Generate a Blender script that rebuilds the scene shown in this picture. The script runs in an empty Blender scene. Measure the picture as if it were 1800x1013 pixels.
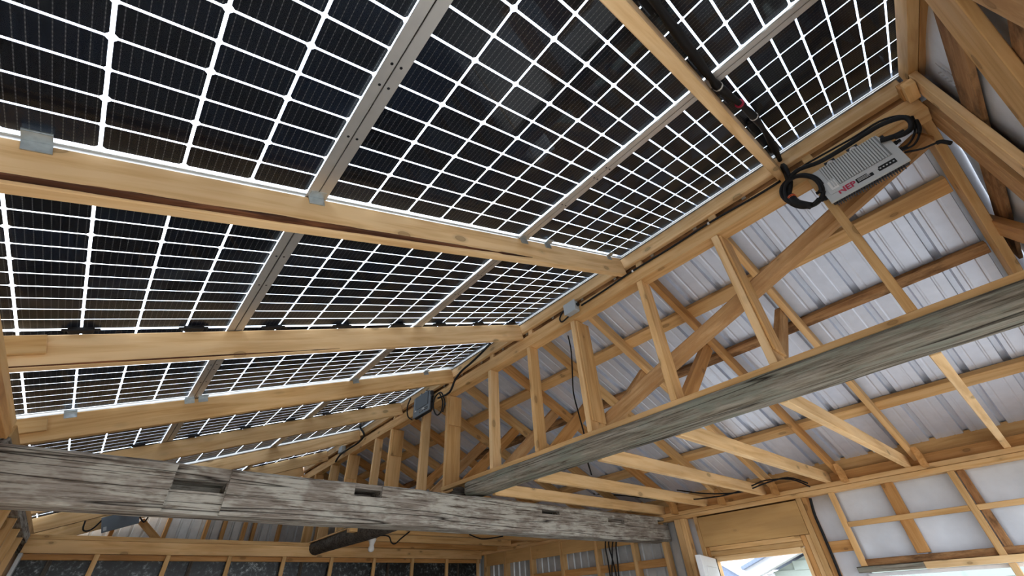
import bpy, bmesh, math, random
from mathutils import Vector, Matrix
random.seed(7)
sc = bpy.context.scene
C = sc.collection
H = 1.60                                   # eye height above the floor; coordinates below are relative to the eye unless said otherwise

# ------------------------------------------------------------------ camera
FPX = 736.37                               # focal length in pixels of the 1800 px wide frame
RX = Vector((0.75989851, -0.64811964, -0.0499519))      # image right  (world x, y, z)
RY = Vector((0.36099913, 0.48466499, -0.79673049))      # image down
RZ = Vector((0.54058661, 0.58740172, 0.60226683))       # viewing direction
cam_d = bpy.data.cameras.new('camera')
cam = bpy.data.objects.new('camera', cam_d)
C.objects.link(cam)
m = Matrix((RX, -RY, -RZ)).transposed().to_4x4()
m.translation = Vector((0, 0, H))
cam.matrix_world = m
cam_d.sensor_fit = 'HORIZONTAL'
cam_d.sensor_width = 36.0
cam_d.lens = FPX / 1800 * 36.0
cam_d.clip_start = 0.01
cam_d.clip_end = 400
sc.camera = cam

# ------------------------------------------------------------------ sky, exposure
sc.view_settings.view_transform = 'Standard'
sc.view_settings.look = 'None'
sc.view_settings.gamma = 1.0
sc.view_settings.use_curve_mapping = False
sc.view_settings.exposure = 0.55
world = bpy.data.worlds.new('sky')
sc.world = world
world.use_nodes = True
wt = world.node_tree
bgn = wt.nodes['Background']
tc = wt.nodes.new('ShaderNodeTexCoord')
nz = wt.nodes.new('ShaderNodeTexNoise')
nz.inputs['Scale'].default_value = 2.2
nz.inputs['Detail'].default_value = 4
rp = wt.nodes.new('ShaderNodeValToRGB')
rp.color_ramp.elements[0].position = 0.35
rp.color_ramp.elements[0].color = (0.66, 0.80, 1.0, 1)
rp.color_ramp.elements[1].position = 0.65
rp.color_ramp.elements[1].color = (0.93, 0.96, 1.0, 1)
wt.links.new(tc.outputs['Generated'], nz.inputs['Vector'])
wt.links.new(nz.outputs['Fac'], rp.inputs['Fac'])
wt.links.new(rp.outputs['Color'], bgn.inputs['Color'])
bgn.inputs['Strength'].default_value = 3.2
sc.cycles.max_bounces = 5
sc.cycles.diffuse_bounces = 4
sc.cycles.glossy_bounces = 3
sc.cycles.transparent_max_bounces = 12
sc.cycles.use_denoising = True
sc.cycles.use_adaptive_sampling = True
sc.cycles.adaptive_threshold = 0.05
sc.cycles.caustics_reflective = False
sc.cycles.caustics_refractive = False


# ------------------------------------------------------------------ material helpers
def new_mat(name):
    mt = bpy.data.materials.new(name)
    mt.use_nodes = True
    nt = mt.node_tree
    return mt, nt, nt.nodes['Principled BSDF'], nt.nodes['Material Output']


def nd(nt, kind, **kw):
    n = nt.nodes.new(kind)
    for k, v in kw.items():
        if k in n.inputs:
            n.inputs[k].default_value = v
        else:
            setattr(n, k, v)
    return n


def coords(nt, scale, rand=True):
    """object coordinates (x along the grain) scaled, shifted per object"""
    t = nd(nt, 'ShaderNodeTexCoord')
    mp = nd(nt, 'ShaderNodeMapping')
    mp.inputs['Scale'].default_value = scale
    if rand:
        oi = nd(nt, 'ShaderNodeObjectInfo')
        mu = nd(nt, 'ShaderNodeMath', operation='MULTIPLY')
        mu.inputs[1].default_value = 37.0
        cb = nd(nt, 'ShaderNodeCombineXYZ')
        nt.links.new(oi.outputs['Random'], mu.inputs[0])
        for i in range(3):
            nt.links.new(mu.outputs[0], cb.inputs[i])
        ad = nd(nt, 'ShaderNodeVectorMath', operation='ADD')
        nt.links.new(t.outputs['Object'], ad.inputs[0])
        nt.links.new(cb.outputs[0], ad.inputs[1])
        nt.links.new(ad.outputs[0], mp.inputs['Vector'])
    else:
        nt.links.new(t.outputs['Object'], mp.inputs['Vector'])
    return mp.outputs['Vector']


def ramp(nt, src, stops):
    r = nd(nt, 'ShaderNodeValToRGB')
    cr = r.color_ramp
    while len(cr.elements) < len(stops):
        cr.elements.new(0.5)
    for e, (p, c) in zip(cr.elements, stops):
        e.position = p
        e.color = (*c, 1) if len(c) == 3 else c
    nt.links.new(src, r.inputs['Fac'])
    return r.outputs['Color']


def mixc(nt, fac, a, b, mode='MIX'):
    mx = nd(nt, 'ShaderNodeMix', data_type='RGBA', blend_type=mode)
    for sock, v in ((mx.inputs[0], fac), (mx.inputs[6], a), (mx.inputs[7], b)):
        if hasattr(v, 'is_output'):
            nt.links.new(v, sock)
        else:
            sock.default_value = v if not isinstance(v, tuple) else (*v, 1)[:4]
    return mx.outputs[2]


def wood(name, light, mid, dark, knots=0.8, rough=0.6, grain=1.0, stain=None, bump=0.25, saw=0.0):
    mt, nt, bs, out = new_mat(name)
    v = coords(nt, (1.6, 22, 22))
    n1 = nd(nt, 'ShaderNodeTexNoise', Scale=1.3, Detail=3.5, Roughness=0.62, Distortion=0.5)
    nt.links.new(v, n1.inputs['Vector'])
    col = ramp(nt, n1.outputs['Fac'], [(0.34, dark), (0.47, mid), (0.58, light)])
    col = mixc(nt, 1 - 0.75 * grain, col, mid)
    v2 = coords(nt, (0.9, 3.0, 3.0))
    n2 = nd(nt, 'ShaderNodeTexNoise', Scale=1.8, Detail=2.0)
    nt.links.new(v2, n2.inputs['Vector'])
    tone = ramp(nt, n2.outputs['Fac'], [(0.3, (0.80, 0.78, 0.76)), (0.7, (1.10, 1.10, 1.10))])
    col = mixc(nt, 1.0, col, tone, 'MULTIPLY')
    # board to board difference
    oi = nd(nt, 'ShaderNodeObjectInfo')
    bt = ramp(nt, oi.outputs['Random'], [(0.0, (0.86, 0.84, 0.80)), (0.5, (1.0, 0.98, 0.95)), (1.0, (1.08, 1.08, 1.1))])
    col = mixc(nt, 1.0, col, bt, 'MULTIPLY')
    # knots
    v3 = coords(nt, (4.2, 8.5, 8.5))
    vo = nd(nt, 'ShaderNodeTexVoronoi', Scale=1.0, Randomness=1.0)
    nt.links.new(v3, vo.inputs['Vector'])
    kf = ramp(nt, vo.outputs['Distance'], [(0.06, (0.75, 0.75, 0.75)), (0.10, (0.75, 0.75, 0.75)), (0.115, (1, 1, 1)), (0.13, (0.3, 0.3, 0.3)), (0.22, (0, 0, 0))])
    kk = nd(nt, 'ShaderNodeMath', operation='MULTIPLY')
    kk.inputs[1].default_value = knots
    nt.links.new(kf, kk.inputs[0])
    col = mixc(nt, kk.outputs[0], col, tuple(c * 0.42 for c in dark))
    if stain:
        v4 = coords(nt, (1.2, 4.0, 4.0))
        n4 = nd(nt, 'ShaderNodeTexNoise', Scale=2.6, Detail=6.0, Roughness=0.7)
        nt.links.new(v4, n4.inputs['Vector'])
        sf = ramp(nt, n4.outputs['Fac'], [(0.44, (0, 0, 0)), (0.60, (1, 1, 1))])
        col = mixc(nt, sf, col, stain)
    nt.links.new(col, bs.inputs['Base Color'])
    bs.inputs['Roughness'].default_value = rough
    bs.inputs['Specular IOR Level'].default_value = 0.25
    bp = nd(nt, 'ShaderNodeBump', Strength=bump, Distance=0.004)
    nt.links.new(n1.outputs['Fac'], bp.inputs['Height'])
    nt.links.new(bp.outputs['Normal'], bs.inputs['Normal'])
    return mt


def weathered(name, cols, patch, bump=0.8):
    """old hewn timber: cracks along the grain, patches of old whitewash"""
    mt, nt, bs, out = new_mat(name)
    v = coords(nt, (2.6, 46, 46))
    n1 = nd(nt, 'ShaderNodeTexNoise', Scale=1.6, Detail=5.0, Roughness=0.68, Distortion=0.35)
    nt.links.new(v, n1.inputs['Vector'])
    col = ramp(nt, n1.outputs['Fac'], [(0.33, cols[0]), (0.47, cols[1]), (0.62, cols[2])])
    v2 = coords(nt, (2.4, 7.0, 7.0))
    n2 = nd(nt, 'ShaderNodeTexNoise', Scale=1.5, Detail=4.0, Roughness=0.7)
    nt.links.new(v2, n2.inputs['Vector'])
    pf = ramp(nt, n2.outputs['Fac'], [(0.46, (0, 0, 0)), (0.58, (1, 1, 1))])
    pf2 = mixc(nt, 1.0, pf, ramp(nt, n1.outputs['Fac'], [(0.36, (0, 0, 0)), (0.5, (0.8, 0.8, 0.8))]), 'MULTIPLY')
    col = mixc(nt, pf2, col, patch)
    # long drying cracks
    v3 = coords(nt, (0.30, 13, 13))
    n3 = nd(nt, 'ShaderNodeTexNoise', Scale=1.0, Detail=1.5, Distortion=0.0)
    nt.links.new(v3, n3.inputs['Vector'])
    ab = nd(nt, 'ShaderNodeMath', operation='SUBTRACT')
    ab.inputs[1].default_value = 0.5
    nt.links.new(n3.outputs['Fac'], ab.inputs[0])
    ab2 = nd(nt, 'ShaderNodeMath', operation='ABSOLUTE')
    nt.links.new(ab.outputs[0], ab2.inputs[0])
    cf = ramp(nt, ab2.outputs[0], [(0.0, (1, 1, 1)), (0.012, (0, 0, 0))])
    col = mixc(nt, cf, col, (0.025, 0.020, 0.016))
    nt.links.new(col, bs.inputs['Base Color'])
    bs.inputs['Roughness'].default_value = 0.9
    bs.inputs['Specular IOR Level'].default_value = 0.1
    hs = mixc(nt, 0.6, n1.outputs['Fac'], cf, 'SUBTRACT')
    bp = nd(nt, 'ShaderNodeBump', Strength=bump, Distance=0.008)
    nt.links.new(hs, bp.inputs['Height'])
    nt.links.new(bp.outputs['Normal'], bs.inputs['Normal'])
    return mt


def plain(name, col, rough=0.5, metal=0.0, noise=0.0, nscale=30, spec=0.5, bump=0.0):
    mt, nt, bs, out = new_mat(name)
    bs.inputs['Base Color'].default_value = (*col, 1)
    bs.inputs['Roughness'].default_value = rough
    bs.inputs['Metallic'].default_value = metal
    bs.inputs['Specular IOR Level'].default_value = spec
    if noise or bump:
        v = coords(nt, (1, 1, 1))
        n = nd(nt, 'ShaderNodeTexNoise', Scale=nscale, Detail=4.0)
        nt.links.new(v, n.inputs['Vector'])
        if noise:
            c = ramp(nt, n.outputs['Fac'], [(0.3, tuple(x * (1 - noise) for x in col)), (0.7, tuple(min(1, x * (1 + noise)) for x in col))])
            nt.links.new(c, bs.inputs['Base Color'])
        if bump:
            bp = nd(nt, 'ShaderNodeBump', Strength=bump, Distance=0.01)
            nt.links.new(n.outputs['Fac'], bp.inputs['Height'])
            nt.links.new(bp.outputs['Normal'], bs.inputs['Normal'])
    return mt


PINE = wood('pine', (0.80, 0.53, 0.255), (0.73, 0.45, 0.190), (0.60, 0.335, 0.12))
PINE_PALE = wood('pine_pale', (0.86, 0.61, 0.33), (0.79, 0.53, 0.26), (0.66, 0.40, 0.17), knots=0.8)
PINE_DEEP = wood('pine_deep', (0.68, 0.38, 0.15), (0.58, 0.30, 0.10), (0.46, 0.22, 0.07))
PLY = wood('plywood', (0.72, 0.46, 0.20), (0.68, 0.42, 0.17), (0.60, 0.35, 0.13), knots=0.4, grain=0.6)
ROUGH = wood('rough_sawn', (0.52, 0.30, 0.14), (0.40, 0.21, 0.09), (0.26, 0.12, 0.05), stain=(0.14, 0.07, 0.03), rough=0.85, bump=0.6)
POLE = wood('peeled_pole', (0.76, 0.50, 0.27), (0.64, 0.39, 0.18), (0.42, 0.23, 0.09), stain=(0.50, 0.28, 0.12), rough=0.8, bump=0.5)
BARK = wood('bark', (0.30, 0.12, 0.05), (0.11, 0.042, 0.018), (0.025, 0.011, 0.007), knots=0.0, rough=0.95, bump=1.0)
BARN_TIE = weathered('weathered_tie', ((0.09, 0.07, 0.055), (0.25, 0.215, 0.18), (0.40, 0.365, 0.32)), (0.54, 0.525, 0.46))
BARN_BEAM = weathered('weathered_beam', ((0.09, 0.075, 0.055), (0.23, 0.20, 0.155), (0.36, 0.33, 0.27)), (0.23, 0.245, 0.195))
DARK_LOG = weathered('dark_log', ((0.03, 0.022, 0.018), (0.07, 0.055, 0.045), (0.13, 0.11, 0.09)), (0.12, 0.11, 0.09))
GALV = plain('galvanised', (0.50, 0.54, 0.55), 0.38, 0.85, 0.12, 60)
STEEL = plain('roof_steel', (0.76, 0.82, 0.94), 0.33, 0.42, 0.04, 14)
SIDING = plain('siding_steel', (0.58, 0.60, 0.60), 0.40, 0.35, 0.08, 14)
ALU = plain('aluminium', (0.62, 0.60, 0.56), 0.38, 0.75, 0.04, 20)
BLACK = plain('black_plastic', (0.009, 0.009, 0.010), 0.6, spec=0.25)
GREYBOX = plain('grey_plastic', (0.42, 0.46, 0.48), 0.5)
INV = plain('inverter_shell', (0.52, 0.54, 0.54), 0.5, 0.1)
INV_GROOVE_SHADE = plain('inverter_groove_shade', (0.22, 0.23, 0.23), 0.6)  # darker grey that paints the shade between the fins
INV_DARK = plain('inverter_shell_dark', (0.17, 0.20, 0.23), 0.45, 0.2)
INV_BACK = plain('inverter_back', (0.03, 0.03, 0.035), 0.5, 0.3)
WHITE = plain('white_plastic', (0.80, 0.80, 0.78), 0.4)
WHITEPAINT = plain('white_paint', (0.78, 0.79, 0.80), 0.45, noise=0.03)
REDINK = plain('red_ink', (0.45, 0.02, 0.06), 0.5)
GREYINK = plain('grey_ink', (0.36, 0.37, 0.40), 0.7)
LABELGREY = plain('label_grey', (0.55, 0.56, 0.56), 0.5)
WRAP = plain('house_wrap', (0.72, 0.77, 0.84), 0.5, 0.0, 0.10, 4.5, 0.4, bump=1.0)
CONCRETE = plain('concrete', (0.42, 0.40, 0.37), 0.8, 0, 0.15, 6)
GRAVEL = plain('gravel', (0.45, 0.41, 0.36), 0.9, 0, 0.25, 40)
MINT = plain('mint_siding', (0.36, 0.41, 0.355), 0.6, noise=0.03)
ROOFBLUE = plain('blue_grey_roof', (0.24, 0.29, 0.40), 0.7, noise=0.1)
PEACH = plain('peach_shingle', (0.36, 0.25, 0.18), 0.8, noise=0.3, nscale=24)
BULB = plain('bulb_glass', (0.85, 0.85, 0.83), 0.3)

# dark blotched wet sheeting behind the partition studs
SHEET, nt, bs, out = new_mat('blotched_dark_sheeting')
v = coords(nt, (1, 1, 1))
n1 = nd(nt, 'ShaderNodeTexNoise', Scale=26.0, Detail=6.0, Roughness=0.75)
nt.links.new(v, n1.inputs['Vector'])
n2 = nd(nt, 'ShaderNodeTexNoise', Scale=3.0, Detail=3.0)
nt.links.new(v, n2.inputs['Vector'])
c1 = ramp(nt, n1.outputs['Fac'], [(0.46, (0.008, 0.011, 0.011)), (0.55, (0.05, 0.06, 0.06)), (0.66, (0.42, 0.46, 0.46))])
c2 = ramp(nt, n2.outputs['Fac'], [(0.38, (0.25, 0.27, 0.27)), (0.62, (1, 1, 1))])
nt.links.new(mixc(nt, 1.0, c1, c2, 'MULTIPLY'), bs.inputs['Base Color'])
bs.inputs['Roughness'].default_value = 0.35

# solar cell: near-black silicon with nine thin wires
CELL, nt, bs, out = new_mat('solar_cell')
t = nd(nt, 'ShaderNodeTexCoord')
sx = nd(nt, 'ShaderNodeSeparateXYZ')
nt.links.new(t.outputs['Object'], sx.inputs[0])


def mth(op, a, b):
    n = nd(nt, 'ShaderNodeMath', operation=op)
    for i, q in enumerate((a, b)):
        if q is None:
            continue
        if hasattr(q, 'is_output'):
            nt.links.new(q, n.inputs[i])
        else:
            n.inputs[i].default_value = q
    return n.outputs[0]


fx = mth('FRACT', mth('MULTIPLY', mth('ADD', sx.outputs[0], 10.0), 1 / 0.01741), None)
wire = mth('LESS_THAN', mth('ABSOLUTE', mth('SUBTRACT', fx, 0.5), None), 0.055)
fy = mth('FRACT', mth('MULTIPLY', sx.outputs[1], 1 / 0.0105), None)
dash = mth('ADD', mth('MULTIPLY', mth('LESS_THAN', fy, 0.45), 0.6), 0.4)
oi = nd(nt, 'ShaderNodeObjectInfo')
ccol = ramp(nt, oi.outputs['Random'], [(0.0, (0.0025, 0.0032, 0.006)), (0.6, (0.003, 0.005, 0.010)), (1.0, (0.004, 0.008, 0.018))])  # near-black cell colour, blued to carry the navy reflection
nt.links.new(mixc(nt, mth('MULTIPLY', wire, dash), ccol, (0.12, 0.12, 0.12)), bs.inputs['Base Color'])
bs.inputs['Roughness'].default_value = 0.4
bs.inputs['Specular IOR Level'].default_value = 0.14

# clear rear glass of the panels and the window panes
GLASS, nt, bs, out = new_mat('clear_glass')
nt.nodes.remove(bs)
tr = nd(nt, 'ShaderNodeBsdfTransparent')
tr.inputs['Color'].default_value = (0.97, 0.985, 1.0, 1)
gl = nd(nt, 'ShaderNodeBsdfGlossy')
gl.inputs['Roughness'].default_value = 0.02
lw = nd(nt, 'ShaderNodeLayerWeight')
fc = mth('ADD', mth('MULTIPLY', mth('POWER', lw.outputs['Facing'], 5.0), 0.20), 0.014)     # Schlick reflectance of one face
mx = nd(nt, 'ShaderNodeMixShader')
nt.links.new(fc, mx.inputs[0])
nt.links.new(tr.outputs[0], mx.inputs[1])
nt.links.new(gl.outputs[0], mx.inputs[2])
nt.links.new(mx.outputs[0], out.inputs['Surface'])


# ------------------------------------------------------------------ geometry helpers
def P(x, y, z):
    """eye-relative point to world"""
    return Vector((x, y, z + H))


def tag(o, label=None, cat=None, group=None, kind=None):
    if label: o['label'] = label
    if cat: o['category'] = cat
    if group: o['group'] = group
    if kind: o['kind'] = kind
    return o


def link(name, me, mats, parent=None, mw=None):
    o = bpy.data.objects.new(name, me)
    C.objects.link(o)
    if mats is not None and not me.materials:
        for q in (mats if isinstance(mats, (list, tuple)) else [mats]):
            me.materials.append(q)
    if parent is not None:
        o.parent = parent
        o.matrix_parent_inverse = WM[parent.name].inverted()
    if mw is None:
        mw = Matrix()
    o.matrix_world = mw
    WM[o.name] = mw.copy()
    if parent is not None:          # keep plain local transforms
        o.matrix_parent_inverse = Matrix()
        o.matrix_local = WM[parent.name].inverted() @ mw
    return o


WM = {}


def empty(name, loc, rot=None):
    o = bpy.data.objects.new(name, None)
    C.objects.link(o)
    mw = (rot.to_4x4() if rot is not None else Matrix())
    mw.translation = loc
    o.matrix_world = mw
    WM[o.name] = mw.copy()
    return o


def frame_of(axis, wdir):
    """orthonormal matrix: x = axis, y = wdir made square, z = the rest"""
    x = axis.normalized()
    y = (wdir - x * wdir.dot(x)).normalized()
    z = x.cross(y)
    return Matrix((x, y, z)).transposed()


def box_bm(lx, ly, lz, bev=0.0025, nx=1, rough=0.0, seed=0, sub=0):
    bm = bmesh.new()
    bmesh.ops.create_cube(bm, size=1.0)
    bmesh.ops.scale(bm, vec=(lx, ly, lz), verts=bm.verts)
    if bev:
        bmesh.ops.bevel(bm, geom=list(bm.edges), offset=min(bev, 0.3 * min(lx, ly, lz)), segments=1, affect='EDGES')
    if nx > 1:
        es = [e for e in bm.edges if abs(e.verts[0].co.x - e.verts[1].co.x) > lx * 0.5]
        bmesh.ops.subdivide_edges(bm, edges=es, cuts=nx - 1, use_grid_fill=True)
    if sub:
        es = [e for e in bm.edges if abs(e.verts[0].co.x - e.verts[1].co.x) < 1e-6 and e.calc_length() > 0.4 * min(ly, lz)]
        bmesh.ops.subdivide_edges(bm, edges=es, cuts=sub, use_grid_fill=True)
    if rough:
        from mathutils import noise
        for q in bm.verts:
            c = q.co
            n = noise.noise_vector(Vector((c.x * 3.1 + seed, c.y * 9 + seed, c.z * 9)))
            n2 = noise.noise_vector(Vector((c.x * 0.9 + seed * 3, 0.3, 0.7)))
            q.co += Vector((0, n.y * rough + n2.y * rough, n.z * rough + n2.z * rough))
    return bm


def done(bm, smooth=False):
    me = bpy.data.meshes.new('mesh')
    bm.normal_update()
    if smooth:
        for f_ in bm.faces:
            f_.smooth = True
    bm.to_mesh(me)
    bm.free()
    return me


def board(name, a, b, wdir, w, t, mat, parent=None, bev=0.0025, nx=1, rough=0.0, seed=0, sub=0):
    """straight timber from a to b (centre line, world), width w along wdir, thickness t"""
    a = Vector(a); b = Vector(b)
    rot = frame_of(b - a, Vector(wdir)).to_4x4()
    rot.translation = (a + b) / 2
    me = done(box_bm((b - a).length, w, t, bev, nx, rough, seed, sub))
    return link(name, me, mat, parent, rot)


def bx(name, x0, x1, y0, y1, z0, z1, mat, parent=None, bev=0.0025, **kw):
    """axis-aligned timber given by ranges (eye-relative); grain along its longest side"""
    d = (x1 - x0, y1 - y0, z1 - z0)
    c = P((x0 + x1) / 2, (y0 + y1) / 2, (z0 + z1) / 2)
    i = max(range(3), key=lambda k: d[k])
    ax = Vector((0, 0, 0)); ax[i] = d[i] / 2
    j = (i + 1) % 3
    wd = Vector((0, 0, 0)); wd[j] = 1
    return board(name, c - ax, c + ax, wd, d[j], d[(i + 2) % 3], mat, parent, bev, **kw)


def tube(name, pts, r, mat, parent=None, sides=7, smooth=4, closed=False):
    pts = [Vector(q) for q in pts]
    out_ = []
    n = len(pts)
    for i in range(n - 1):
        p0, p1, p2, p3 = pts[max(i - 1, 0)], pts[i], pts[i + 1], pts[min(i + 2, n - 1)]
        for k in range(smooth):
            u = k / smooth
            out_.append(0.5 * ((2 * p1) + (p2 - p0) * u + (2 * p0 - 5 * p1 + 4 * p2 - p3) * u * u + (3 * p1 - p0 - 3 * p2 + p3) * u ** 3))
    out_.append(pts[-1])
    c = sum(out_, Vector()) / len(out_)
    bm = bmesh.new()
    prev = None
    nrm = None
    rings = []
    for i, q in enumerate(out_):
        d = (out_[min(i + 1, len(out_) - 1)] - out_[max(i - 1, 0)])
        d = d.normalized() if d.length > 1e-9 else Vector((1, 0, 0))
        if nrm is None:
            nrm = d.orthogonal().normalized()
        nrm = (nrm - d * nrm.dot(d))
        nrm = nrm.normalized() if nrm.length > 1e-6 else d.orthogonal().normalized()
        bn = d.cross(nrm)
        rr = r(i / (len(out_) - 1)) if callable(r) else r
        rings.append([bm.verts.new(q - c + (nrm * math.cos(2 * math.pi * k / sides) + bn * math.sin(2 * math.pi * k / sides)) * rr) for k in range(sides)])
    for a_, b_ in zip(rings, rings[1:]):
        for k in range(sides):
            bm.faces.new((a_[k], a_[(k + 1) % sides], b_[(k + 1) % sides], b_[k]))
    bm.faces.new(rings[0][::-1]); bm.faces.new(rings[-1])
    mw = Matrix.Translation(c)
    return link(name, done(bm, True), mat, parent, mw)


def lathe_bm(prof, n=16):
    """profile (r, z) turned about z"""
    bm = bmesh.new()
    rings = []
    for r, z in prof:
        rings.append([bm.verts.new((r * math.cos(2 * math.pi * k / n), r * math.sin(2 * math.pi * k / n), z)) for k in range(n)])
    for a_, b_ in zip(rings, rings[1:]):
        for k in range(n):
            bm.faces.new((a_[k], a_[(k + 1) % n], b_[(k + 1) % n], b_[k]))
    bm.faces.new(rings[0][::-1]); bm.faces.new(rings[-1])
    return bm


def prism_bm(poly, t):
    """outline in x, y pulled t along z, centred"""
    bm = bmesh.new()
    lo = [bm.verts.new((x, y, -t / 2)) for x, y in poly]
    hi = [bm.verts.new((x, y, t / 2)) for x, y in poly]
    bm.faces.new(lo[::-1]); bm.faces.new(hi)
    n = len(poly)
    for i in range(n):
        bm.faces.new((lo[i], lo[(i + 1) % n], hi[(i + 1) % n], hi[i]))
    return bm


def merge(*bms):
    out_ = bmesh.new()
    for q in bms:
        me = bpy.data.meshes.new('tmp')
        q.to_mesh(me); q.free()
        out_.from_mesh(me)
        bpy.data.meshes.remove(me)
    return out_


def moved(bm, v, rot=None):
    if rot is not None:
        bmesh.ops.rotate(bm, verts=bm.verts, cent=(0, 0, 0), matrix=rot)
    bmesh.ops.translate(bm, vec=v, verts=bm.verts)
    return bm


def ray(px, py):
    return RX * ((px - 900) / FPX) + RY * ((py - 506.5) / FPX) + RZ


def atX(px, py, X):
    r = ray(px, py); q = r * (X / r.x); return P(*q)


def atY(px, py, Y):
    r = ray(px, py); q = r * (Y / r.y); return P(*q)


ORD = ['first', 'second', 'third', 'fourth', 'fifth', 'sixth', 'seventh', 'eighth', 'ninth', 'tenth', 'eleventh', 'twelfth', 'thirteenth', 'fourteenth']

# slopes
PU = math.radians(21.2)
UL = Vector((math.cos(PU), 0, math.sin(PU))); NL = Vector((-math.sin(PU), 0, math.cos(PU)))
PV = math.radians(22.8)
UR = Vector((math.cos(PV), 0, -math.sin(PV))); NR = Vector((math.sin(PV), 0, math.cos(PV)))
D0 = 1.76 * math.cos(PV) + 2.14 * math.sin(PV)      # underside of the rafters on the metal side
YV = Vector((0, 1, 0))


def onL(s, y, d):
    q = UL * s + NL * d
    return P(q.x, y, q.z)


def onR(x, y, d):
    """point of the metal-side slope at horizontal x, d above the rafters' underside"""
    z = (D0 + d - x * math.sin(PV)) / math.cos(PV)
    return P(x, y, z)


def sL(x, d):
    return (x + d * math.sin(PU)) / math.cos(PU)


X_WALL = 4.55
Y_GAB = -0.50
Y_FAR = 6.0
Y_END = 7.42
X_LEFT = -0.45

# ================================================================== the setting
fl = link('floor', done(moved(box_bm(7.0, 10.0, 0.1, 0), (0, 0, 0))), CONCRETE, None, Matrix.Translation((2.0, 3.5, -0.05)))
tag(fl, kind='structure')
gr = link('ground', done(box_bm(80, 80, 0.1, 0)), GRAVEL, None, Matrix.Translation((8.0, 3.0, -0.17)))
tag(gr, kind='structure')


# ribbed steel sheet, ribs along local x, width along local y, rib pushed towards +z
def ribbed_me(length, pitch, n, major=(0.021, 0.013, 0.027), minor=0.0022, cuts=1):
    prof = []
    for k in range(n):
        y0 = k * pitch
        b, tp, h = major
        prof += [(y0, 0.0), (y0 + pitch / 2 - b - 0.0, 0.0), (y0 + pitch / 2 - tp, h), (y0 + pitch / 2 + tp, h), (y0 + pitch / 2 + b, 0.0)]
    prof.append((n * pitch, 0.0))
    # minor ribs between the major ones
    out_ = []
    for (ya, za), (yb, zb) in zip(prof, prof[1:]):
        out_.append((ya, za))
        if za == 0 and zb == 0 and yb - ya > 0.05:
            c = yb - pitch / 2 * 0.38 if False else ya + (yb - ya) * 0.62
            if minor:
                out_ += [(c - 0.009, 0), (c - 0.003, minor), (c + 0.003, minor), (c + 0.009, 0)]
    out_.append(prof[-1])
    bm = bmesh.new()
    rows = []
    for i in range(cuts + 1):
        x = -length / 2 + length * i / cuts
        rows.append([bm.verts.new((x, y - n * pitch / 2, z)) for y, z in out_])
    for a_, b_ in zip(rows, rows[1:]):
        for k in range(len(out_) - 1):
            bm.faces.new((a_[k], b_[k], b_[k + 1], a_[k + 1]))
    me = done(bm)
    return me


def thicken(o, t=0.0008):
    md = o.modifiers.new('thickness', 'SOLIDIFY'); md.thickness = t; md.offset = 1
    return o


# metal roof slope: one sheet after the other
ceiling = empty('ceiling', onR(3.4, 3.5, 0.13))
tag(ceiling, 'ribbed steel roof slope carried on the purlins', kind='structure')
L_ROOF = (4.95 - 2.08) / math.cos(PV)
PITCH = 0.2072
sheet_me = ribbed_me(L_ROOF, PITCH, 4)
sheet_me.materials.append(STEEL)
rotR = frame_of(UR, YV).to_4x4()
y = -0.466 - PITCH * 0.5 - 0.012
k = 0
y0s = -0.466 - PITCH / 2
while y0s < Y_END:
    mw = rotR.copy()
    mw.translation = onR((2.08 + 4.95) / 2, y0s + 2 * PITCH, 0.131)
    # frame_of gives z = x cross y; make sure ribs point outwards
    if (mw.to_3x3() @ Vector((0, 0, 1))).dot(NR) < 0:
        mw = mw @ Matrix.Rotation(math.pi, 4, 'X')
    thicken(link('roof_sheet', sheet_me, None, ceiling, mw))
    y0s += 4 * PITCH

# ---------------- wall_right
wr = empty('wall_right', P(X_WALL, 3, -H))
tag(wr, kind='structure')
bx('top_plate', X_WALL, X_WALL + 0.09, Y_GAB, Y_END, 0.655, 0.69, PINE, wr)
bx('top_plate', X_WALL - 0.004, X_WALL + 0.09, Y_GAB, Y_END, 0.617, 0.653, PINE, wr)
SW = 0.040
for yy, zb in ((1.148, 0.098), (0.352, 0.092)):
    bx('stud', X_WALL - 0.002, X_WALL + 0.035, yy, yy + SW, zb, 0.616, PINE, wr)
bx('backing_stud', X_WALL + 0.04, X_WALL + 0.08, 0.30, 0.345, 0.10, 0.616, ROUGH, wr)
bx('backing_stud', X_WALL + 0.03, X_WALL + 0.07, 0.735, 0.815, 0.15, 0.616, PINE_DEEP, wr)
bx('girt', X_WALL - 0.001, X_WALL + 0.034, -0.5, 0.351, 0.358, 0.392, PINE, wr)
bx('girt', X_WALL - 0.001, X_WALL + 0.034, 0.393, 1.147, 0.360, 0.395, PINE, wr)
bx('girt', X_WALL + 0.015, X_WALL + 0.06, 1.19, 1.365, 0.205, 0.28, PINE_DEEP, wr)
bx('window_header', X_WALL + 0.02, X_WALL + 0.09, -0.5, 1.19, 0.099, 0.142, ROUGH, wr)
bx('window_header', X_WALL - 0.012, X_WALL + 0.05, -0.5, 0.80, 0.055, 0.097, PINE_PALE, wr)
bx('window_header', X_WALL - 0.012, X_WALL + 0.05, 0.801, 1.22, 0.058, 0.098, BARN_BEAM, wr)
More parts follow.
